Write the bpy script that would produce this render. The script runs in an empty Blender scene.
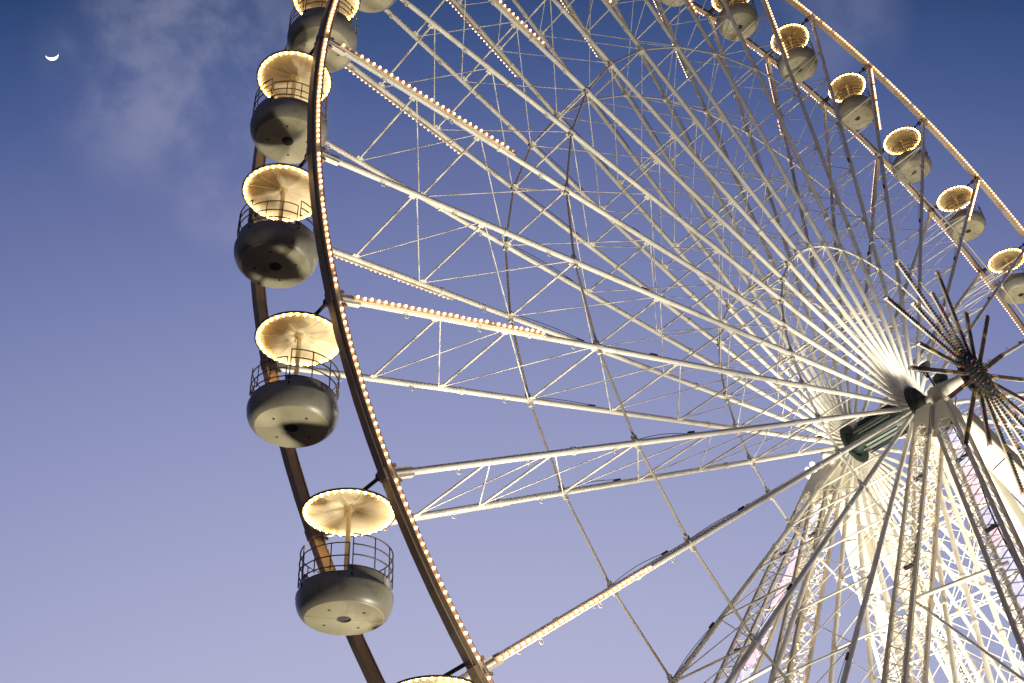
import bpy, math, random
from mathutils import Vector, Matrix, Quaternion
rnd = random.Random(7)
scene = bpy.context.scene
COL = scene.collection
PI = math.pi
H = 31.5                      # height of the hub above the ground

# ------------------------------------------------------------------ camera
cam_d = bpy.data.cameras.new('camera')
cam = bpy.data.objects.new('camera', cam_d)
COL.objects.link(cam)
ROT = ((0.78688322, -0.61551091, -0.0442845),
       (0.35684482, 0.51239654, -0.78109639),
       (0.50346457, 0.59882895, 0.62283811))      # rows: right, down, forward
CAM = Vector((-37.626, -21.114, -26.535 + H))
FPX = 1159.15
right, down, fwd = (Vector(r) for r in ROT)
m = Matrix((right, -down, -fwd)).transposed().to_4x4()
m.translation = CAM
cam.matrix_world = m
cam_d.sensor_width = 36.0
cam_d.lens = FPX / 1024.0 * 36.0
cam_d.clip_start = 0.1
cam_d.clip_end = 9000.0
scene.camera = cam

# ------------------------------------------------------------------ sky
world = bpy.data.worlds.new('World')
scene.world = world
world.use_nodes = True
wn = world.node_tree
wn.nodes.clear()
def N(tree, kind, **kw):
    n = tree.nodes.new(kind)
    for k, v in kw.items():
        setattr(n, k, v)
    return n
def L(tree, a, b):
    tree.links.new(a, b)
w_out = N(wn, 'ShaderNodeOutputWorld')
w_bg = N(wn, 'ShaderNodeBackground')
w_bg.inputs['Strength'].default_value = 1.0
L(wn, w_bg.outputs[0], w_out.inputs[0])
tc = N(wn, 'ShaderNodeTexCoord')
SUN_AZ = math.radians(38.0)                        # the glow of dusk, low beyond the wheel
sky = N(wn, 'ShaderNodeTexSky', sky_type='NISHITA')
sky.sun_disc = False
sky.sun_elevation = math.radians(1.0)
sky.sun_rotation = SUN_AZ
sky.altitude = 50
sky.air_density = 1.0
sky.dust_density = 0.6
sky.ozone_density = 3.0
# dusk tint: how far a direction lies from the horizon on the side of the set sun
dot = N(wn, 'ShaderNodeVectorMath', operation='DOT_PRODUCT')
dot.inputs[1].default_value = (math.sin(SUN_AZ) * .94, math.cos(SUN_AZ) * .94, -.342)
L(wn, tc.outputs['Generated'], dot.inputs[0])
ramp = N(wn, 'ShaderNodeValToRGB')
mr = N(wn, 'ShaderNodeMapRange')
mr.inputs['From Min'].default_value = 0.15
mr.inputs['From Max'].default_value = 1.0
L(wn, dot.outputs['Value'], mr.inputs['Value'])
L(wn, mr.outputs[0], ramp.inputs[0])
def srgb(r, g, b):
    f = lambda c: (c / 255 / 12.92) if c / 255 <= 0.04045 else ((c / 255 + 0.055) / 1.055) ** 2.4
    return (f(r), f(g), f(b), 1.0)
el = ramp.color_ramp.elements
stops = [(0.0, (28, 54, 98)), (0.085, (38, 67, 113)), (0.19, (74, 94, 147)), (0.30, (108, 119, 169)), (0.362, (122, 132, 180)),
         (0.507, (151, 157, 199)), (0.636, (173, 177, 212)), (0.70, (184, 185, 217)), (1.0, (204, 200, 216))]
el[0].position, el[0].color = stops[0][0], srgb(*stops[0][1])
el[1].position, el[1].color = stops[-1][0], srgb(*stops[-1][1])
for p_, c_ in stops[1:-1]:
    e = el.new(p_)
    e.color = srgb(*c_)
# paler anti-twilight band, added low in the unseen sky to lift shaded sides
sepw = N(wn, 'ShaderNodeSeparateXYZ')
L(wn, tc.outputs['Generated'], sepw.inputs[0])
b1 = N(wn, 'ShaderNodeMapRange', interpolation_type='SMOOTHSTEP')
b1.inputs['From Min'].default_value = 0.55
b1.inputs['From Max'].default_value = 0.10
L(wn, sepw.outputs[2], b1.inputs['Value'])
b2 = N(wn, 'ShaderNodeMapRange', interpolation_type='SMOOTHSTEP')
b2.inputs['From Min'].default_value = 0.05
b2.inputs['From Max'].default_value = -0.45
L(wn, dot.outputs['Value'], b2.inputs['Value'])
bm = N(wn, 'ShaderNodeMath', operation='MULTIPLY')
L(wn, b1.outputs[0], bm.inputs[0])
L(wn, b2.outputs[0], bm.inputs[1])
band = N(wn, 'ShaderNodeMixRGB', blend_type='MIX')
band.inputs[2].default_value = srgb(150, 136, 140)
L(wn, bm.outputs[0], band.inputs[0])
L(wn, ramp.outputs[0], band.inputs[1])
mixs = N(wn, 'ShaderNodeMixRGB', blend_type='MIX')
mixs.inputs[0].default_value = 0.94
nsk = N(wn, 'ShaderNodeMixRGB', blend_type='MULTIPLY')
nsk.inputs[0].default_value = 1.0
nsk.inputs[2].default_value = (0.05, 0.05, 0.05, 1)
L(wn, sky.outputs[0], nsk.inputs[1])
L(wn, nsk.outputs[0], mixs.inputs[1])
L(wn, band.outputs[0], mixs.inputs[2])
# thin cirrus in one part of the sky
def cloud_patch(direction, inner, outer):
    d = N(wn, 'ShaderNodeVectorMath', operation='DOT_PRODUCT')
    d.inputs[1].default_value = Vector(direction).normalized()
    L(wn, tc.outputs['Generated'], d.inputs[0])
    r = N(wn, 'ShaderNodeMapRange', interpolation_type='SMOOTHSTEP')
    r.inputs['From Min'].default_value = outer
    r.inputs['From Max'].default_value = inner
    L(wn, d.outputs['Value'], r.inputs['Value'])
    return r.outputs[0]
def px_dir(x, y):
    v = right * ((x - 512) / FPX) + down * ((y - 341.5) / FPX) + fwd
    return v.normalized()
nz = N(wn, 'ShaderNodeTexNoise', noise_dimensions='3D')
nz.inputs['Scale'].default_value = 15.0
nz.inputs['Detail'].default_value = 8.0
nz.inputs['Roughness'].default_value = 0.55
nz.inputs['Distortion'].default_value = 0.15
L(wn, tc.outputs['Generated'], nz.inputs['Vector'])
nr = N(wn, 'ShaderNodeMapRange', interpolation_type='SMOOTHSTEP')
nr.inputs['From Min'].default_value = 0.36
nr.inputs['From Max'].default_value = 0.66
L(wn, nz.outputs[0], nr.inputs['Value'])
pa = cloud_patch(px_dir(190, 72), math.cos(0.02), math.cos(0.13))
pb = cloud_patch(px_dir(235, 185), math.cos(0.0), math.cos(0.07))
pc = cloud_patch(px_dir(830, 20), math.cos(0.0), math.cos(0.07))
def mth(op, a, b):
    n = N(wn, 'ShaderNodeMath', operation=op)
    for i, v in enumerate((a, b)):
        if hasattr(v, 'links'):
            L(wn, v, n.inputs[i])
        else:
            n.inputs[i].default_value = v
    return n.outputs[0]
cov = mth('MAXIMUM', pa, mth('MAXIMUM', mth('MULTIPLY', pb, 0.7), mth('MULTIPLY', pc, 0.45)))
cov = mth('MULTIPLY', cov, mth('ADD', mth('MULTIPLY', nr.outputs[0], 0.85), 0.18))
cov = mth('MULTIPLY', cov, 0.44)
cmix = N(wn, 'ShaderNodeMixRGB', blend_type='MIX')
cmix.inputs[2].default_value = srgb(166, 166, 192)
L(wn, cov, cmix.inputs[0])
L(wn, mixs.outputs[0], cmix.inputs[1])
L(wn, cmix.outputs[0], w_bg.inputs['Color'])

# the sun has all but set: only a trace of warm light along the horizon
sun_d = bpy.data.lights.new('sun', 'SUN')
sun_d.energy = 0.05
sun_d.angle = math.radians(0.5)
sun_d.color = (1.0, 0.72, 0.5)
sun = bpy.data.objects.new('sun', sun_d)
COL.objects.link(sun)
sdir = Vector((math.sin(SUN_AZ), math.cos(SUN_AZ), math.tan(math.radians(1.0)))).normalized()
sun.rotation_euler = sdir.to_track_quat('Z', 'Y').to_euler()

vs = scene.view_settings
vs.view_transform = 'Standard'
vs.look = 'None'
vs.exposure = 0.0
vs.gamma = 1.0
vs.use_curve_mapping = False
scene.cycles.use_denoising = True
scene.cycles.denoising_prefilter = 'ACCURATE'
scene.cycles.use_adaptive_sampling = False
scene.cycles.max_bounces = 5
scene.cycles.diffuse_bounces = 3
scene.cycles.glossy_bounces = 2
scene.cycles.sample_clamp_indirect = 4.0

# ------------------------------------------------------------------ materials
def paint(name, col, rough=0.45, metal=0.0, dirt=0.25, dirt_col=(0.10, 0.08, 0.06), scale=1.3, spec=0.5):
    m = bpy.data.materials.new(name)
    m.use_nodes = True
    t = m.node_tree
    b = t.nodes['Principled BSDF']
    tcn = N(t, 'ShaderNodeTexCoord')
    oi = N(t, 'ShaderNodeObjectInfo')
    ad = N(t, 'ShaderNodeVectorMath', operation='ADD')
    L(t, tcn.outputs['Object'], ad.inputs[0])
    sc = N(t, 'ShaderNodeVectorMath', operation='SCALE')
    cb = N(t, 'ShaderNodeCombineXYZ')
    for i in range(3):
        L(t, oi.outputs['Random'], cb.inputs[i])
    L(t, cb.outputs[0], sc.inputs[0])
    sc.inputs['Scale'].default_value = 37.0
    L(t, sc.outputs[0], ad.inputs[1])
    n1 = N(t, 'ShaderNodeTexNoise')
    n1.inputs['Scale'].default_value = scale
    n1.inputs['Detail'].default_value = 6.0
    n1.inputs['Roughness'].default_value = 0.65
    L(t, ad.outputs[0], n1.inputs['Vector'])
    r = N(t, 'ShaderNodeMapRange', interpolation_type='SMOOTHSTEP')
    r.inputs['From Min'].default_value = 0.5
    r.inputs['From Max'].default_value = 0.78
    r.inputs['To Max'].default_value = dirt
    L(t, n1.outputs[0], r.inputs['Value'])
    mx = N(t, 'ShaderNodeMixRGB')
    mx.inputs[1].default_value = (*col, 1)
    mx.inputs[2].default_value = (*dirt_col, 1)
    L(t, r.outputs[0], mx.inputs[0])
    L(t, mx.outputs[0], b.inputs['Base Color'])
    r2 = N(t, 'ShaderNodeMapRange')
    r2.inputs['To Min'].default_value = rough - 0.1
    r2.inputs['To Max'].default_value = rough + 0.2
    L(t, n1.outputs[0], r2.inputs['Value'])
    L(t, r2.outputs[0], b.inputs['Roughness'])
    b.inputs['Metallic'].default_value = metal
    b.inputs['Specular IOR Level'].default_value = spec
    return m
def glow(name, col, strength, sample=True):
    m = bpy.data.materials.new(name)
    m.use_nodes = True
    t = m.node_tree
    b = t.nodes['Principled BSDF']
    b.inputs['Base Color'].default_value = (0.8, 0.75, 0.65, 1)
    b.inputs['Roughness'].default_value = 0.3
    b.inputs['Emission Color'].default_value = (*col, 1)
    b.inputs['Emission Strength'].default_value = strength
    m.cycles.emission_sampling = 'AUTO' if sample else 'NONE'
    return m
WHITE = paint('white_steel_paint', (0.78, 0.75, 0.66), 0.42, dirt=0.5, dirt_col=(0.30, 0.24, 0.15))
ROD = paint('bracing_paint', (0.76, 0.72, 0.62), 0.5, dirt=0.35, dirt_col=(0.25, 0.2, 0.13))
TIE = paint('tie_ring_paint', (0.60, 0.53, 0.40), 0.5, dirt=0.4, dirt_col=(0.12, 0.09, 0.06))
RIM = paint('rim_brown_paint', (0.34, 0.25, 0.17), 0.45, dirt=0.4, dirt_col=(0.07, 0.05, 0.04))
CHANNEL = paint('bulb_channel', (0.62, 0.50, 0.34), 0.5, dirt=0.3)
DARK = paint('dark_fitting', (0.035, 0.032, 0.03), 0.5, dirt=0.3)
HUBGREEN = paint('hub_dark_green', (0.014, 0.026, 0.021), 0.5, dirt=0.5, dirt_col=(0.02, 0.02, 0.02))
PANEL = paint('hub_panel_grey', (0.07, 0.095, 0.082), 0.45, dirt=0.4)
BOWL_WALL = paint('gondola_grey_paint', (0.27, 0.255, 0.205), 0.3, dirt=0.65, dirt_col=(0.09, 0.08, 0.06), scale=2.6)
BOWL_BASE = paint('gondola_cream_paint', (0.43, 0.39, 0.26), 0.34, dirt=0.7, dirt_col=(0.20, 0.17, 0.11), scale=1.6)
CANOPY = paint('canopy_cream', (0.80, 0.68, 0.44), 0.55, dirt=0.6, dirt_col=(0.36, 0.24, 0.11), scale=1.1)
TRIM = paint('canopy_trim', (0.05, 0.035, 0.025), 0.5, dirt=0.2)
RAIL = paint('rail_steel', (0.10, 0.085, 0.07), 0.35, dirt=0.3)
POLE = paint('pole_paint', (0.55, 0.47, 0.33), 0.4, dirt=0.3)
SLAB = paint('tower_plate_paint', (0.66, 0.63, 0.53), 0.5, dirt=0.45, dirt_col=(0.40, 0.34, 0.24), scale=0.7)
CHORD_SHADED = paint('tower_chord_shaded', (0.52, 0.47, 0.38), 0.5, dirt=0.4)  # darker copy for the left legs: their unlit faces put into the colour
LAMP_GREY = paint('lamp_housing', (0.12, 0.125, 0.11), 0.45, dirt=0.3)
CABLE = paint('black_cable', (0.02, 0.02, 0.02), 0.6, dirt=0.1)
STAR_RED = paint('unlit_red_caps', (0.10, 0.022, 0.014), 0.3, dirt=0.5, dirt_col=(0.02, 0.01, 0.01), scale=9)
STAR_AMBER = paint('unlit_amber_caps', (0.26, 0.14, 0.03), 0.3, dirt=0.5, dirt_col=(0.1, 0.04, 0.01), scale=9)
STAR_BLACK = paint('unlit_dark_caps', (0.02, 0.03, 0.022), 0.3, dirt=0.3, scale=9)
BULB = glow('bulb_warm', (1.0, 0.50, 0.23), 7.0, False)
BULB_DIM = glow('bulb_dim', (1.0, 0.42, 0.14), 0.35, False)
BULB_PINK = glow('bulb_pinkish', (1.0, 0.56, 0.36), 4.0, False)
BULB_CANOPY = glow('bulb_canopy', (1.0, 0.62, 0.22), 60.0, True)
BULB_LEG = glow('bulb_leg', (1.0, 0.62, 0.28), 30.0, False)
LED_LILAC = glow('led_lilac', (0.66, 0.66, 1.0), 0.95, False)
LED_PINK = glow('led_pink', (1.0, 0.66, 0.84), 0.95, False)
LENS = glow('flood_lens', (1.0, 0.90, 0.80), 6.0, False)
MOONLIT = glow('moonlit_crescent', (1.0, 0.93, 0.85), 2.2, False)

# ------------------------------------------------------------------ mesh builder
class MB:
    def __init__(self):
        self.v, self.f, self.mi, self.sm = [], [], [], []
    def add(self, vs, fs, mi=0, smooth=False):
        o = len(self.v)
        self.v += [tuple(v) for v in vs]
        for f in fs:
            self.f.append(tuple(i + o for i in f))
            self.mi.append(mi)
            self.sm.append(smooth)
        return self
    def tube(self, a, b, r, n=8, mi=0, r2=None, caps=True):
        a, b = Vector(a), Vector(b)
        d = b - a
        if d.length < 1e-6:
            return self
        d.normalize()
        u = d.orthogonal().normalized()
        w = d.cross(u)
        r2 = r if r2 is None else r2
        vs = []
        for c, rr in ((a, r), (b, r2)):
            for i in range(n):
                t = 2 * PI * i / n
                vs.append(c + u * (rr * math.cos(t)) + w * (rr * math.sin(t)))
        self.add(vs, [(i, (i + 1) % n, n + (i + 1) % n, n + i) for i in range(n)], mi, True)
        if caps:
            self.add(vs[:n], [tuple(reversed(range(n)))], mi)
            self.add(vs[n:], [tuple(range(n))], mi)
        return self
    def path(self, pts, r, n=6, mi=0, closed=False):
        pts = [Vector(p) for p in pts]
        k = len(pts)
        vs = []
        up = None
        for i, p in enumerate(pts):
            a = pts[(i - 1) % k] if (closed or i > 0) else p
            b = pts[(i + 1) % k] if (closed or i < k - 1) else p
            d = (b - a).normalized()
            if up is None:
                up = d.orthogonal().normalized()
            up = (up - d * up.dot(d)).normalized()
            w = d.cross(up)
            for j in range(n):
                t = 2 * PI * j / n
                vs.append(p + up * (r * math.cos(t)) + w * (r * math.sin(t)))
        fs = []
        for i in range(k if closed else k - 1):
            i2 = (i + 1) % k
            for j in range(n):
                j2 = (j + 1) % n
                fs.append((i * n + j, i * n + j2, i2 * n + j2, i2 * n + j))
        if not closed:
            fs.append(tuple(reversed(range(n))))
            fs.append(tuple(range((k - 1) * n, k * n)))
        return self.add(vs, fs, mi, True)
    def beam(self, a, b, u, su, sv, mi=0, su2=None, sv2=None):
        """box from a to b; u = direction of its width su, depth sv"""
        a, b = Vector(a), Vector(b)
        d = (b - a).normalized()
        u = Vector(u)
        u = (u - d * u.dot(d)).normalized()
        w = d.cross(u)
        su2 = su if su2 is None else su2
        sv2 = sv if sv2 is None else sv2
        vs = []
        for c, x, y in ((a, su, sv), (b, su2, sv2)):
            for i, j in ((-1, -1), (1, -1), (1, 1), (-1, 1)):
                vs.append(c + u * (i * x / 2) + w * (j * y / 2))
        return self.add(vs, [(3, 2, 1, 0), (4, 5, 6, 7), (0, 1, 5, 4), (1, 2, 6, 5), (2, 3, 7, 6), (3, 0, 4, 7)], mi)
    def lathe(self, prof, n=40, axis='z', c=(0, 0, 0), mi=0, skip=None, smooth=True):
        c = Vector(c)
        vs = []
        for r, h in prof:
            for i in range(n):
                t = 2 * PI * i / n
                x, y = r * math.cos(t), r * math.sin(t)
                p = (x, y, h) if axis == 'z' else (x, h, y)
                vs.append(c + Vector(p))
        fs = []
        for j in range(len(prof) - 1):
            for i in range(n):
                if skip and skip(i, j):
                    continue
                i2 = (i + 1) % n
                q = (j * n + i, j * n + i2, (j + 1) * n + i2, (j + 1) * n + i)
                fs.append(q if axis == 'z' else tuple(reversed(q)))
        return self.add(vs, fs, mi, smooth)
    def ball(self, c, r, mi=0, big=False, squash=None):
        c = Vector(c)
        n, k = (8, 5) if big else (6, 3)
        vs = [c + Vector((0, 0, r))]
        for j in range(1, k):
            ph = PI * j / k
            for i in range(n):
                t = 2 * PI * i / n
                vs.append(c + Vector((r * math.sin(ph) * math.cos(t), r * math.sin(ph) * math.sin(t), r * math.cos(ph))))
        vs.append(c - Vector((0, 0, r)))
        fs = [(0, 1 + i, 1 + (i + 1) % n) for i in range(n)]
        for j in range(k - 2):
            for i in range(n):
                a = 1 + j * n
                fs.append((a + i, a + n + i, a + n + (i + 1) % n, a + (i + 1) % n))
        a = 1 + (k - 2) * n
        fs += [(len(vs) - 1, a + (i + 1) % n, a + i) for i in range(n)]
        return self.add(vs, fs, mi, True)
    def build(self, name, mats, parent=None, off=(0, 0, 0)):
        me = bpy.data.meshes.new(name)
        o_ = Vector(off)
        me.from_pydata([tuple(Vector(v) - o_) for v in self.v] if o_.length else self.v, [], self.f)
        if not isinstance(mats, (list, tuple)):
            mats = [mats]
        for m_ in mats:
            me.materials.append(m_)
        me.polygons.foreach_set('material_index', self.mi)
        me.polygons.foreach_set('use_smooth', self.sm)
        me.update()
        o = bpy.data.objects.new(name, me)
        COL.objects.link(o)
        if parent:
            o.parent = parent
        return o
def empty(name, loc, label=None, cat=None, group=None):
    o = bpy.data.objects.new(name, None)
    COL.objects.link(o)
    o.location = loc
    o.empty_display_size = 0.3
    if label:
        o['label'] = label
    if cat:
        o['category'] = cat
    if group:
        o['group'] = group
    return o
def copy_tree(o, parent=None):
    c = o.copy()
    COL.objects.link(c)
    c.parent = parent
    for ch in o.children:
        copy_tree(ch, c)
    return c

# ------------------------------------------------------------------ ground
g = MB()
g.add([(-4000, -4000, 0), (4000, -4000, 0), (4000, 4000, 0), (-4000, 4000, 0)], [(0, 1, 2, 3)])
ground = g.build('ground', paint('fairground_paving', (0.14, 0.125, 0.11), 0.8, dirt=0.5, dirt_col=(0.06, 0.055, 0.05), scale=0.5))
ground['kind'] = 'structure'

# ------------------------------------------------------------------ ferris wheel
NS = 36
R = 28.0
A0 = 3.762
W = 1.655                         # half the distance between the two rims
def ang(k):
    return A0 - k * 2 * PI / NS
def wp(k, r, y, dt=0.0):
    a = ang(k)
    t = Vector((-math.sin(a), 0, math.cos(a)))
    return Vector((r * math.cos(a), y, H + r * math.sin(a))) + t * dt
wheel = empty('ferris_wheel', (0, 0, 0), 'giant white ferris wheel with floodlit spokes and rims strung with bulbs', 'ferris wheel')
STRUTS = [24.7, 22.2, 18.58, 14.8, 11.3, 7.9, 4.6]
R1, R2 = 18.58, 7.9
for s in (-1, 1):
    y = s * W
    for k in range(NS):
        ra = Vector((math.cos(ang(k)), 0, math.sin(ang(k))))
        ta = Vector((-math.sin(ang(k)), 0, math.cos(ang(k))))
        b = MB()
        b.tube(wp(k, 0.72, y), wp(k, 27.82, y), 0.092, 10)
        b.tube(wp(k, 0.60, y), wp(k, 1.5, y), 0.11, 10)
        # flange sleeves at the joints of the tube, clamps where the tie rings meet it
        for rr in (9.6, 21.4):
            b.tube(wp(k, rr - .05, y), wp(k, rr + .05, y), 0.122, 10)
        for rr in (R1, R2):
            b.tube(wp(k, rr - .12, y), wp(k, rr + .10, y), 0.12, 10)
            b.beam(wp(k, rr, y, -.24), wp(k, rr, y, .24), ra, .16, .10)
        b.beam(wp(k, 27.25, y), wp(k, 27.85, y), ta, .26, .14)
        for rr in STRUTS[:3]:
            b.path([wp(k, rr + 1.1 + .07 * math.cos(q), y - s * 0.0, 0.16 + .07 * math.sin(q)) for q in [i * PI / 4 for i in range(8)]], .014, 5, closed=True)
        sp = b.build('spoke', WHITE, wheel)
        # slack cable and connector on the spoke, unlike on each
        c = MB()
        sag = rnd.uniform(.02, .10)
        r0 = rnd.uniform(15.2, 16.0)
        pts = [wp(k, r0 + (R1 - r0) * i / 8.0, y - s * .06, -(.1 + sag * math.sin(PI * i / 8.0)) * (1 if math.cos(ang(k)) < 0 else -1)) for i in range(9)]
        c.path(pts, .011, 5)
        c.beam(wp(k, r0 - .16, y, pts and -.12 * (1 if math.cos(ang(k)) < 0 else -1)), wp(k, r0 + .16, y, -.12 * (1 if math.cos(ang(k)) < 0 else -1)), ta, .06, .06)
        c.build('cable', CABLE, sp)
        lit = (k % 2 == 0) if s < 0 else (k % 2 == 1)
        if lit:
            d = MB()
            d.beam(wp(k, 20.85, y + s * .135), wp(k, 27.5, y + s * .135), ta, .13, .05, 0)
            nb = 31 if s < 0 else 38
            for i in range(nb):
                rr = 21.0 + (27.4 - 21.0) * i / (nb - 1)
                jx = rnd.uniform(-.012, .012)
                d.ball(wp(k, rr, y + s * .205, jx), .042 if s < 0 else .040, 1 if rnd.random() > .04 else 2)
            d.build('bulb_string', [CHANNEL, BULB if s < 0 else BULB_PINK, BULB_DIM], sp)
        # rim segment from this joint to the next
        k2 = k + 1
        e, d = MB(), MB()
        pa_ = wp(k, R, y)
        tn = (wp(k + .1, R, y) - wp(k - .1, R, y)).normalized()
        ro = ra
        nq = 5
        def arc(q, dr=0.0, dy=0.0):
            return wp(k + q, R + dr, y + dy)
        for q in range(nq):
            q0, q1 = q / nq, (q + 1) / nq
            rm = wp(k + (q0 + q1) / 2, 1.0, 0) - Vector((0, 0, H))
            e.beam(arc(q0), arc(q1), rm, .25, .17)
            e.beam(arc(q0, .142), arc(q1, .142), rm, .03, .23)      # outer lip of the channel
            e.beam(arc(q0, -.142), arc(q1, -.142), rm, .03, .23)
            d.beam(arc(q0, -.02, s * .118), arc(q1, -.02, s * .118), rm, .15, .05, 0)
            d.beam(arc(q0, .075, s * .16), arc(q1, .075, s * .16), rm, .015, .11, 0)
        e.beam(pa_ - tn * .14, pa_ + tn * .14, ro, .35, .25)
        for q in (-.2, .2):
            e.tube(pa_ + tn * q - ro * .27 + Vector((0, -.06, 0)), pa_ + tn * q - ro * .27 + Vector((0, .06, 0)), .055, 8)
            e.beam(pa_ + tn * q - ro * .29, pa_ + tn * q - ro * .10, tn, .06, .08)
        seg = e.build('rim_segment', RIM, wheel)
        nb = 23 if s < 0 else 27
        for i in range(nb):
            q = .05 + .90 * i / (nb - 1)
            d.ball(arc(q, -.02 + rnd.uniform(-.008, .008), s * .195), .043 if s < 0 else .040, 1 if rnd.random() > .04 else 2)
        d.build('bulb_string', [CHANNEL, BULB if s < 0 else BULB_PINK, BULB_DIM], seg)
    for rr, rad in ((R1, .040), (R2, .045)):
        t = MB()
        for k in range(NS):
            t.tube(wp(k, rr, y), wp(k + 1, rr, y), rad, 7)
        t.build('tie_ring', TIE if rr == R1 else WHITE, wheel)
    # the flange all spokes of this side are bolted to
    f = MB()
    f.lathe([(0.0, y - .20 if s < 0 else y + .20), (.82, y - .20 if s < 0 else y + .20), (.90, y - .12 if s < 0 else y + .12),
             (.90, y + .12 if s < 0 else y - .12), (.62, y + .16 if s < 0 else y - .16)], 48, 'y', (0, 0, H))
    for k in range(NS):
        p = wp(k + .5, .70, y + s * .2)
        f.tube(p, p + Vector((0, s * .06, 0)), .035, 6)
    f.lathe([(.36, y + s * .2), (.36, y + s * .42), (.28, y + s * .5), (0, y + s * .5)], 24, 'y', (0, 0, H))
    f.build('hub_flange', DARK if s < 0 else HUBGREEN, wheel)
hubm = MB()
hubm.lathe([(.50, -W + .14), (.50, -W + .5), (.62, -W + .6), (.62, W - .6), (.50, W - .5), (.50, W - .14)], 40, 'y', (0, 0, H), 0)
for i in range(10):
    t = 2 * PI * i / 10
    n_ = Vector((math.cos(t), 0, math.sin(t)))
    tg = Vector((-math.sin(t), 0, math.cos(t)))
    c_ = Vector((0, 0, H)) + n_ * .64
    hubm.beam(c_ + Vector((0, -.75, 0)), c_ + Vector((0, .85, 0)), tg, .30, .05, 1 if i % 2 else 0)
    hubm.beam(c_ + n_ * .06 + Vector((0, -.95, 0)), c_ + n_ * .06 + Vector((0, 1.05, 0)), tg, .05, .05, 2)
hubm.build('hub_drum', [HUBGREEN, PANEL, DARK], wheel)
for k in range(NS):
    b = MB()
    for i, rr in enumerate(STRUTS):
        b.tube(wp(k, rr, -W + .08), wp(k, rr, W - .08), .037, 7)
        b.beam(wp(k, rr - .1, -W + .14), wp(k, rr + .1, -W + .14), (0, 1, 0), .12, .03)
        b.beam(wp(k, rr - .1, W - .14), wp(k, rr + .1, W - .14), (0, 1, 0), .12, .03)
        if i + 1 < len(STRUTS):
            r2 = STRUTS[i + 1]
            b.tube(wp(k, rr - .12, -W + .08, .035), wp(k, r2 + .12, W - .08, .035), .020, 6)
            b.tube(wp(k, rr - .12, W - .08, -.035), wp(k, r2 + .12, -W + .08, -.035), .020, 6)
    b.build('spoke_bracing', ROD, wheel)

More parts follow.
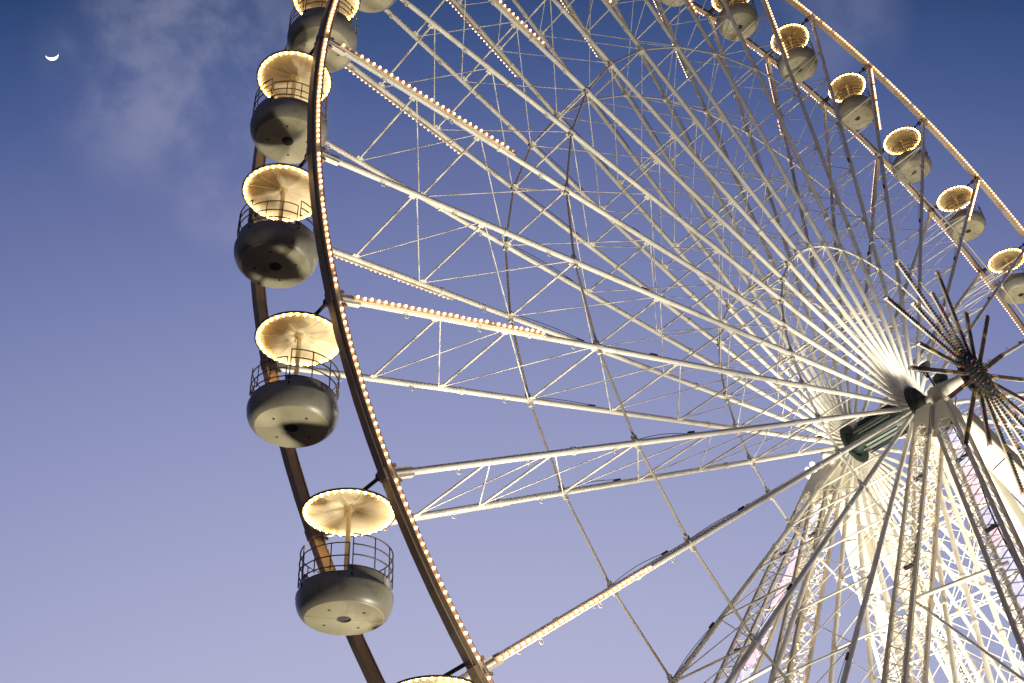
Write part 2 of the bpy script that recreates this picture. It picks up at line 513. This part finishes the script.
# ------------------------------------------------------------------ gondolas
def make_gondola():
    r = empty('gondola', (0, 0, 0))
    zp = 3.02                                  # the pivot, above the underside of the bowl
    n = 64
    # bowl: cylindrical wall, swelling belt, rounded shoulder; a doorway is cut into the wall
    w = MB()
    outer = [(1.045, .80), (1.055, .64), (1.065, .50)]
    inner = [(1.02, .50), (1.015, .64), (1.005, .80)]
    door = lambda i: 2 <= i % n <= 12
    cut = lambda i, j: door(i) and j in (0,)
    w.lathe(outer, n, skip=cut)
    w.lathe(inner, n, skip=lambda i, j: door(i) and j == 1)
    # top edge (higher round the wall, lower in the doorway)
    for i in range(n):
        t0, t1 = 2 * PI * i / n, 2 * PI * (i + 1) / n
        (ro_, zo_), (ri_, zi_) = ((outer[1], inner[1]) if door(i) else (outer[0], inner[2]))
        q = [(ro_ * math.cos(t0), ro_ * math.sin(t0), zo_), (ro_ * math.cos(t1), ro_ * math.sin(t1), zo_),
             (ri_ * math.cos(t1), ri_ * math.sin(t1), zi_), (ri_ * math.cos(t0), ri_ * math.sin(t0), zi_)]
        w.add(q, [(0, 1, 2, 3)])
    for i in (2, 13):
        t0 = 2 * PI * i / n
        q = [(rr * math.cos(t0), rr * math.sin(t0), zz) for rr, zz in (outer[0], outer[1], inner[1], inner[2])]
        w.add(q, [(0, 1, 2, 3)])
    w.lathe([(0, .30), (1.02, .30), (1.02, .50)], n)
    wall = w.build('bowl', BOWL_WALL, r)
    tr = MB()
    arc = [2 * PI * (13 + i * (n - 11) / 60.0) / n for i in range(61)]
    tr.path([(1.025 * math.cos(t), 1.025 * math.sin(t), .805) for t in arc], .028, 6)
    tr.path([(1.035 * math.cos(t), 1.035 * math.sin(t), .65) for t in [2 * PI * (2 + i * 11 / 10.0) / n for i in range(11)]], .024, 6)
    for i in (22, 32, 42, 52):
        t = 2 * PI * i / n
        tr.tube((1.062 * math.cos(t), 1.062 * math.sin(t), .52), (1.046 * math.cos(t), 1.046 * math.sin(t), .79), .008, 5)
    for i, z_ in ((1, .58), (1, .60), (14, .58), (14, .74)):
        t = 2 * PI * i / n
        tr.tube((1.062 * math.cos(t), 1.062 * math.sin(t), z_ - .04), (1.062 * math.cos(t), 1.062 * math.sin(t), z_ + .04), .022, 7)
    tr.build('edge_trim', DARK, wall)
    bs = MB()
    bs.lathe([(1.05, .515), (1.10, .51)], n, mi=3)
    bs.lathe([(1.10, .51), (1.112, .50), (1.112, .46), (1.105, .42), (1.10, .34), (1.08, .26), (1.045, .17), (1.00, .10), (.945, .045), (.905, .02)], n, mi=3)
    bs.lathe([(.905, .02), (.893, .006), (.88, .0)], n, mi=0)
    bs.lathe([(.88, .0), (.60, -.006), (.165, -.012), (.165, .06)], n, mi=0, smooth=False)
    bs.lathe([(.165, .015), (0, .015)], 24, mi=1)
    for i in range(4):
        t = .6 + i * PI / 2
        c_ = (.55 * math.cos(t), .55 * math.sin(t))
        bs.tube((c_[0], c_[1], -.012), (c_[0], c_[1], .02), .036, 10, 1)
    for i in range(24):                                                    # rivets along the belt
        t = 2 * PI * i / 24
        bs.ball((1.105 * math.cos(t), 1.105 * math.sin(t), .43), .013, 3)
    for i in range(4):                                                     # seams of the floor plates
        t = 1.38 + i * PI / 2
        bs.beam((.19 * math.cos(t), .19 * math.sin(t), -.011), (.87 * math.cos(t), .87 * math.sin(t), -.002), (-math.sin(t), math.cos(t), 0), .006, .010, 0)
    bs.build('underside', [BOWL_BASE, DARK, RAIL, BOWL_WALL], r)
    # bench and steering disc inside, railing above
    se = MB()
    arc = [2 * PI * (16 + i * (n - 17) / 40.0) / n for i in range(41)]
    for i in range(40):
        t0, t1 = arc[i], arc[i + 1]
        q = [(rr * math.cos(t), rr * math.sin(t), zz) for t in (t0, t1) for rr, zz in ((.68, .32), (.68, .62), (1.0, .64))]
        se.add(q, [(0, 1, 4, 3), (1, 2, 5, 4)])
    se.build('bench', BOWL_WALL, r)
    rl = MB()
    arc = [2 * PI * (14 + i * (n - 13) / 60.0) / n for i in range(61)]
    for z_, rr in ((1.06, 1.075), (1.32, 1.075), (1.58, 1.07)):
        rl.path([(rr * math.cos(t), rr * math.sin(t), z_) for t in arc], .017, 6)
    for i in range(0, 61, 6):
        t = arc[i]
        rl.path([(1.075 * math.cos(t), 1.075 * math.sin(t), .78), (1.075 * math.cos(t), 1.075 * math.sin(t), 1.32),
                 (1.07 * math.cos(t), 1.07 * math.sin(t), 1.58)], .015, 6)
    rl.build('railing', RAIL, r)
    gt = MB()
    garc = [2 * PI * (1.6 + i * 11.6 / 12.0) / n for i in range(13)]
    for z_ in (.76, 1.02, 1.34):
        gt.path([(1.085 * math.cos(t), 1.085 * math.sin(t), z_) for t in garc], .015, 6)
    for i in (0, 4, 8, 12):
        t = garc[i]
        gt.tube((1.085 * math.cos(t), 1.085 * math.sin(t), .70), (1.085 * math.cos(t), 1.085 * math.sin(t), 1.34), .014, 6)
    gt.build('gate', RAIL, r)
    po = MB()
    po.tube((0, 0, .30), (0, 0, zp + .02), .062, 14)
    po.lathe([(.062, zp - .28), (.13, zp - .18), (.13, zp - .06), (.062, zp - .02)], 16)
    po.lathe([(.05, .96), (.26, .98), (.27, 1.0), (.26, 1.02), (.05, 1.03)], 20)
    po.tube((.1, 0, zp - .4), (.1, 0, zp - .1), .02, 6)
    po.build('pole', POLE, r)
    # canopy: shallow cone with ribs beneath it, dark edge, ring of bulbs inside the edge
    cn = MB()
    zc = zp - .31
    cn.lathe([(.09, zc + .15), (.55, zc + .095), (1.06, zc + .015), (1.10, zc)], 56, mi=0)
    cn.lathe([(1.10, zc), (1.105, zc + .035), (.55, zc + .12), (.09, zc + .175), (0, zc + .18)], 56, mi=1)
    for i in range(12):                                                    # folds where the sheets are joined
        t = .5 + 2 * PI * i / 12
        cn.beam((.12 * math.cos(t), .12 * math.sin(t), zc + .142), (1.04 * math.cos(t), 1.04 * math.sin(t), zc + .012), (-math.sin(t), math.cos(t), 0), .008, .008, 0)
    can = cn.build('canopy', [CANOPY, RIM], r)
    ed = MB()
    ed.path([(1.11 * math.cos(t), 1.11 * math.sin(t), zc + .015) for t in [2 * PI * i / 56 for i in range(56)]], .026, 6, closed=True)
    ed.build('canopy_edge', TRIM, can)
    bu = MB()
    bu.ball((0, 0, 0), .028, 0)
    b0 = bu.build('bulb', BULB_CANOPY, can)
    for i in range(36):
        t = 2 * PI * (i + .2) / 36
        o = b0
        if i:
            o = b0.copy()
            COL.objects.link(o)
        o.location = (1.035 * math.cos(t), 1.035 * math.sin(t), zc - .016)
    ar = MB()
    ar.tube((0, -W + .11, zp + .02), (0, W - .11, zp + .02), .05, 10)
    for s in (-1, 1):
        ar.beam((0, s * (W - .40), zp + .03), (0, s * (W - .12), zp + .03), (1, 0, 0), .16, .16)
    ar.build('hanger_arm', DARK, r)
    return r
proto = make_gondola()
G_LABEL = {
    0: 'gondola at the bottom edge, only the top of its lit canopy in the photo',
    1: 'lowest whole gondola on the left rim, dark pole and open railing against pale sky',
    2: 'left gondola just above the lowest whole one, clear of the lit rim',
    3: 'furthest left gondola, third whole one up, round underside with one dark hole',
    4: 'fourth whole left gondola up, the lit rim crossing its canopy and grey bowl',
    5: 'left gondola at the top edge, lit rim crossing its grey bowl, canopy cut off',
    6: 'gondola whose cream bowl tip dips below the top edge right of the left rim',
    7: 'gondola out of the picture, first past the bowl tip right of the left rim',
    8: 'gondola out of the picture, second past the bowl tip right of the left rim',
    9: 'gondola out of the picture, midway between the two bowl tips at the top edge',
    10: 'gondola out of the picture, just left of the bowl tip above the upper spokes',
    11: 'pale gondola at the top edge, only its bowl tip showing among upper spokes',
    12: 'pale gondola on the upper right rim with its canopy cut by the top edge',
    13: 'first whole gondola on the upper right rim, golden canopy crossed by a lit spoke',
    14: 'second whole gondola down the upper right rim, just left of a lit front spoke',
    15: 'third whole gondola down the upper right rim, golden canopy just left of an unlit spoke',
    16: 'fourth whole gondola down the upper right rim, a lit spoke passing its bowl',
    17: 'gondola at the right edge of the photo, just above the star ornament',
    18: 'gondola beyond the right edge of the photo, level with the star ornament',
}
door_rot = {0: 200, 1: 188, 2: 176, 3: 214, 4: 225, 5: 150, 6: 170}
for k in range(0, 19):
    o = proto if k == 0 else copy_tree(proto)
    p = wp(k, R, 0)
    o.location = (p.x, p.y, p.z - 3.02 + {0: .31, 1: .08}.get(k, .04))
    rz = math.radians(door_rot.get(k, rnd.uniform(0, 360)) - 20)
    o.rotation_euler = (0, 0, rz)
    for ch in o.children:
        if ch.name.startswith('hanger_arm'):
            ch.rotation_euler = (0, 0, -rz)
    o['label'] = G_LABEL[k]
    o['category'] = 'gondola'
    o['group'] = 'gondolas hung round the wheel'

# ------------------------------------------------------------------ support towers
def V(x, y, z):
    return Vector((x, y, z))
def aim(o, target):
    d = Vector(target) - Vector(o.location)
    o.rotation_euler = d.to_track_quat('-Z', 'Y').to_euler()
def spot(name, loc, target, watts, angle, color, parent, blend=.9, size=.15):
    l = bpy.data.lights.new(name, 'SPOT')
    l.energy = watts
    l.spot_size = math.radians(angle)
    l.spot_blend = blend
    l.shadow_soft_size = size
    l.color = color
    o = bpy.data.objects.new(name, l)
    COL.objects.link(o)
    o.location = loc
    aim(o, target)
    o.parent = parent
    o.matrix_parent_inverse = parent.matrix_basis.inverted()
    return o
def flood(parent, off, loc, target, size, watts, angle, color, housing=LAMP_GREY, lens=LENS):
    loc, target = Vector(loc), Vector(target)
    d = (target - loc).normalized()
    u = d.orthogonal().normalized()
    b = MB()
    b.tube(loc - d * size * .9, loc - d * size * .2, size * .45, 14, 0, size * .95)
    b.tube(loc - d * size * .2, loc, size * .98, 14, 0, size)
    b.tube(loc - d * size * 1.2, loc - d * size * .85, size * .2, 8, 0)
    b.beam(loc - d * size * .3 + u * size * 1.1, loc - d * size * 1.3 + u * size * 1.1, d.cross(u), size * .2, size * .08, 0)
    f = b.build('floodlight', housing, parent, off)
    c = MB()
    c.tube(loc + d * .004, loc + d * .03, size * .88, 16, 0)
    c.build('lens', lens, f, off)
    if watts:
        spot('flood_lamp', loc + d * .09, target, watts, angle, color, parent, size=size * (2.6 if size > .4 else .8))
    return f
def lattice_leg(parent, off, top, foot, w0, w1, side, warm, plate_len, chord_mat):
    """four chords, laced on all faces, with sheet at the head and a strip of lights inside"""
    top, foot = Vector(top), Vector(foot)
    d = (foot - top)
    LEN = d.length
    d.normalize()
    u = Vector((0, 1, 0)) - d * d.y
    u.normalize()                                  # across, towards or away from the wheel
    v = d.cross(u).normalized()                    # the other way across
    if v.x > 0:
        v = -v                                     # v points to the left
    def at(t, i, j):
        w_ = w0 + (w1 - w0) * t / LEN
        return top + d * t + u * (i * w_ / 2) + v * (j * w_ / 2)
    b = MB()
    cw = .13
    for i in (-1, 1):
        for j in (-1, 1):
            b.beam(at(0, i, j), at(LEN, i, j), u, cw, cw * .8, 1)
    step = .66
    n_ = int(LEN / step)
    faces = [((-1, -1), (1, -1)), ((-1, 1), (1, 1)), ((-1, -1), (-1, 1)), ((1, -1), (1, 1))]
    for fi, (c0, c1) in enumerate(faces):
        for q in range(n_):
            t0, t1 = q * step, (q + 1) * step
            a_, b_ = (c0, c1) if q % 2 == 0 else (c1, c0)
            b.tube(at(t0, *a_), at(t1, *b_), .023, 6, 0)
            if fi < 2:
                b.tube(at(t0, *b_), at(t1, *a_), .019, 6, 0)
            if q % 3 == 0:
                b.tube(at(t0, *c0), at(t0, *c1), .022, 6, 0)
    # base plate
    b.beam(foot + V(0, 0, .02), foot + V(0, 0, .22), (1, 0, 0), w1 * 1.7, w1 * 1.7, 1)
    leg = b.build('leg', [WHITE, chord_mat], parent, off)
    # sheet with an arched opening at the head of each face
    pl = MB()
    def sheet(c0, c1, t0, t1, arch, th=.02):
        n = [Vector(at(1, *c0)) + Vector(at(1, *c1))]
        P = []
        if not arch:
            for (t, f) in ((t0, 0), (t0, 1), (t1, 1), (t1, 0)):
                P.append(at(t, *c0).lerp(at(t, *c1), f))
        else:
            P = [at(t0, *c0), at(t0, *c1), at(t1, *c1)]
            for q in range(0, 13):
                x = 1 - q / 12.0
                hgt = math.sqrt(max(0, 1 - (2 * x - 1) ** 2))
                P.append(at(t1 - .45 * (t1 - t0) * hgt, *c0).lerp(at(t1 - .45 * (t1 - t0) * hgt, *c1), .1 + .8 * x))
            P.append(at(t1, *c0))
        c_ = top + d * ((t0 + t1) / 2)
        nrm = ((P[0] + P[1]) / 2 - c_)
        nrm = (nrm - d * nrm.dot(d)).normalized()
        P = [p + nrm * (cw * .5 + .004) for p in P]
        Q = [p + nrm * th for p in P]
        k_ = len(P)
        pl.add(P + Q, [tuple(reversed(range(k_))), tuple(range(k_, 2 * k_))] + [(a, (a + 1) % k_, k_ + (a + 1) % k_, k_ + a) for a in range(k_)])
    for c0, c1 in faces:
        sheet(c0, c1, -.3, 1.9, not plate_len)
    if plate_len:
        for c0, c1 in faces:
            sheet(c0, c1, 1.95, plate_len, False)
    pl.build('gusset_plate', SLAB, leg, off)
    # lights inside the leg
    if warm:
        bl = MB()
        wire = []
        t = 1.2
        i = 0
        while t < LEN - 1:
            wire.append(at(t, rnd.uniform(-.8, .8), rnd.uniform(-.9, .2)))
            bl.ball(wire[-1], .026, 0)
            t += .15
            i += 1
        bl.path(wire, .008, 4, 1)
        bl.build('bulb_string', [BULB_LEG, CABLE], leg, off)
    else:
        ld = MB()
        t, i = max(.8, plate_len + .1), 0
        while t < LEN - 1.5:
            ln = 1.25
            mi = (0, 0, 1, 1, 0, 1)[i % 6]
            for fu in (-.32, .32):
                ld.beam(at(t, fu * 1.0, -.72), at(t + ln, fu * 1.0, -.72), u, .30, .03, mi)
            t += ln + (.10 if i % 3 else .35)
            i += 1
        ld.build('led_strip', [LED_LILAC, LED_PINK], leg, off)
    ca = MB()
    pts = [at(t_, -.70 + .12 * math.sin(t_ * .9), .86 + .05 * math.sin(t_ * 1.7)) for t_ in [1.2 + i * .7 for i in range(int((LEN - 3) / .7))]]
    ca.path(pts, .03, 6)
    for t_ in (4.3, 9.1, 14.6, 21.0):
        ca.beam(at(t_, -.75, .9), at(t_, .35, .9), v, .11, .10)
    ca.build('cable', CABLE, leg, off)
    return leg
def tower(side, label):
    base = V(0, side * 2.9, 0)
    t = empty('support_tower', base, label, 'support tower', 'support towers of the wheel')
    off = base
    # bearing head
    b = MB()
    yb0, yb1 = side * 2.20, side * 3.05
    hp = [(.17, side * 1.85), (.17, side * 2.42), (.36, side * 2.45), (.36, side * 2.95), (.28, side * 3.05), (0, side * 3.05)]
    b.lathe(hp if side < 0 else hp[::-1], 36, 'y', (0, 0, H))
    for ys in (side * 2.55, side * 2.95):
        prof = [(-.34, .10), (-.26, .30), (-.10, .38), (.10, .38), (.26, .30), (.34, .10), (.34, -.95), (1.20, -1.95), (-1.20, -1.95), (-.34, -.95)]
        P = [V(x, ys, H + z) for x, z in prof]
        Q = [p + V(0, side * .08, 0) for p in P]
        k_ = len(P)
        b.add(P + Q, [tuple(range(k_)), tuple(reversed(range(k_, 2 * k_)))] + [(a, k_ + a, k_ + (a + 1) % k_, (a + 1) % k_) for a in range(k_)])
    for x in (-.95, -.32, .32, .95):
        b.beam(V(x * .4, side * 2.62, H - .55), V(x * 1.2, side * 2.62, H - 1.72), (0, 1, 0), .5, .07)
    b.build('bearing_head', SLAB, t, off)
    for sx in (-1, 1):
        top1 = V(sx * .85, side * 2.5, H - 1.35)
        lattice_leg(t, off, top1, V(sx * 17.4, side * 2.5, 0), .72, .92, side, True, 0 if sx < 0 else 5.0, CHORD_SHADED if sx < 0 else WHITE)
        top2 = V(sx * .72, side * 3.05, H - 1.45)
        lattice_leg(t, off, top2, V(sx * 16.8, side * 12.3, 0), .76, 1.0, side, False, 0 if sx < 0 else (5.5 if side < 0 else 3.0), CHORD_SHADED if sx < 0 else WHITE)
        # cross members between the two legs of each flank
        c = MB()
        for q in (.3, .5, .7):
            pa_ = top1.lerp(V(sx * 17.4, side * 2.5, 0), q)
            pb_ = top2.lerp(V(sx * 16.8, side * 12.3, 0), q)
            c.tube(pa_, pb_, .07, 8)
            if q < .7:
                pb2 = top2.lerp(V(sx * 16.8, side * 12.3, 0), q + .2)
                c.tube(pa_, pb2, .045, 8)
        c.build('cross_member', WHITE, t, off)
    warm = (1.0, .915, .74)
    # floodlights that throw their light up over the spokes
    for sx in (-1, 1):
        flood(t, off, V(sx * 9.0, side * 8.2, 1.2), V(sx * -1.5, side * 1.0, H + 1), .42, 13000, 75, warm)
        flood(t, off, V(sx * 15.0, side * 7.2, 1.2), V(sx * 27.0, 0, H + 9), .42, 30000, 52, warm)
        flood(t, off, V(sx * 4.0, side * 8.6, 1.2), V(6.0 + sx, 0, H + 26), .42, 42000, 48, warm)
    if side < 0:
        # two heads above the bearing, turned to the spokes
        flood(t, off, V(-1.05, -3.0, H + .8), V(-2.5, -1.2, H + 7), .30, 650, 150, warm)
        flood(t, off, V(0, -3.0, H + .62), V(3, -1.2, H + 7), .30, 450, 150, warm)
        br = MB()
        br.tube(V(0, -2.7, H + .3), V(-1.0, -3.0, H + .55), .04, 8)
        br.tube(V(.1, -2.7, H + .3), V(0, -3.0, H + .42), .04, 8)
        br.path([V(.1, -3.1, H + .4), V(.42, -3.2, H + .1), V(.3, -3.2, H - .4), V(.1, -3.1, H - .9)], .025, 6)
        br.build('lamp_bracket', DARK, t, off)
    else:
        flood(t, off, V(-.10, 3.0, H + 1.15), V(-2.5, 1.2, H + 9), .24, 700, 150, warm)
        # a cluster of small lamps at the end of the bearing
        br = MB()
        c0 = V(-.18, 3.66, H - .38)
        br.tube(V(0, 3.05, H - .1), c0, .12, 10)
        br.build('lamp_bracket', DARK, t, off)
        dirn = V(-.60, -.62, -.5).normalized()
        u = dirn.orthogonal().normalized()
        w_ = dirn.cross(u)
        for i in range(8):
            a = 2 * PI * i / 7
            rr = .34 if i < 7 else 0
            c_ = c0 + dirn * .16 + u * rr * math.cos(a) + w_ * rr * math.sin(a)
            flood(t, off, c_, c_ + dirn * 8 + (u * math.cos(a) + w_ * math.sin(a)) * 4, .125, 0, 140, warm)
        spot('flood_lamp', c0 + dirn * .42, c0 + dirn * 9 + V(0, -3, 3), 2600, 150, warm, t, size=.3)
    return t
tower(-1, 'front lattice support tower carrying the hub, one leg lit lilac and pink inside')
tower(1, 'rear lattice support tower behind the spokes, a cluster of white lamps at its head')

# ------------------------------------------------------------------ star ornament on the axle
YS = -4.44
HS = H - .12
star = empty('star_ornament', (0, YS, HS), 'dark many-armed star of unlit coloured bulbs mounted before the hub', 'star ornament')
so = (0, YS, HS)
b = MB()
b.lathe([(0, -.22), (.55, -.22), (1.0, -.10), (1.08, 0), (1.08, .12), (.95, .2), (.30, .3)], 40, 'y', (0, YS, HS), 0)
for i in range(5):
    rr = .2 + i * .2
    nb = int(8 + i * 7)
    for q in range(nb):
        t = 2 * PI * (q + .3 * i) / nb
        yy = -.24 if rr < .56 else -.24 + (rr - .55) * .27
        b.ball((rr * math.cos(t), YS + yy, HS + rr * math.sin(t)), .036, 1 + (1, 1, 0, 1, 1, 2, 1)[(q * 3 + i) % 7])
for q in range(44):
    t = 2 * PI * q / 44
    b.ball((1.09 * math.cos(t), YS + .05, HS + 1.10 * math.sin(t)), .042, (2, 2, 1, 3)[q % 4])
b.build('star_hub', [DARK, STAR_RED, STAR_BLACK, STAR_AMBER], star, so)
c = MB()
c.tube((0, -3.05, H), (0, YS + .3, H), .36, 24, 0, .24)
c.build('shaft', SLAB, star, so)
for i in range(20):
    a = math.radians(20 + 18 * i)
    ln = 5.35 if i % 2 == 0 else 3.85
    e_ = V(math.cos(a), 0, math.sin(a))
    n_ = V(-math.sin(a), 0, math.cos(a))
    o_ = V(0, YS, HS)
    b = MB()
    b.beam(o_ + e_ * .95, o_ + e_ * ln, n_, .085, .07)
    b.beam(o_ + e_ * (ln - .06) + V(0, -.02, 0), o_ + e_ * (ln + .03) + V(0, -.02, 0), n_, .11, .16)
    arm = b.build('arm', WHITE, star, so)
    s_ = MB()
    q = 0
    r_ = 1.0
    while r_ < ln - .05:
        blk = int(r_ / .45)
        mi = (1, 0, 1, 2, 1, 0)[(blk + i) % 6]
        for z_ in (-.04, .045):
            s_.ball(o_ + e_ * r_ + n_ * z_ + V(0, -.075, 0), .056, mi)
        r_ += .125
    s_.build('bulb_string', [STAR_RED, STAR_BLACK, STAR_AMBER], arm, so)

# ------------------------------------------------------------------ the moon
D = 6000.0
md = px_dir(52, 55.5)
mc = CAM + md * D
mr_ = right - md * right.dot(md)
mr_.normalize()
mu = md.cross(mr_)
if mu.dot(down) > 0:
    mu = -mu
tl = math.radians(7)
ax, ay = mr_ * math.cos(tl) + mu * math.sin(tl), mu * math.cos(tl) - mr_ * math.sin(tl)
px = D / FPX
b = MB()
nA = 28
rows = []
for i in range(nA + 1):
    f = -1 + 2 * i / nA
    a = math.radians(-90 + 86 * f)
    ro_ = 5.7 * px
    po_ = (ro_ * math.cos(a), ro_ * math.sin(a) + 1.2 * px)
    k_ = 0.52
    pi_ = (po_[0], 1.2 * px + (po_[1] - 1.2 * px) * k_)
    rows.append((po_, pi_))
vs_ = []
for po_, pi_ in rows:
    mid_ = ((po_[0] + pi_[0]) / 2, (po_[1] + pi_[1]) / 2)
    th = abs(po_[1] - pi_[1]) * .5 + .2
    for (x, y_), dz in ((po_, 0), (mid_, -th), (pi_, 0), (mid_, th)):
        vs_.append(mc + ax * x + ay * y_ + md * dz)
fs_ = []
for i in range(nA):
    for j in range(4):
        fs_.append((i * 4 + j, i * 4 + (j + 1) % 4, i * 4 + 4 + (j + 1) % 4, i * 4 + 4 + j))
fs_ += [(0, 1, 2, 3), tuple(nA * 4 + j for j in (3, 2, 1, 0))]
b.add(vs_, fs_, 0, True)
moon = b.build('moon', MOONLIT, None, mc)
moon.location = mc
moon['label'] = 'thin bright crescent moon with upturned horns in the dark upper left sky'
moon['category'] = 'moon'
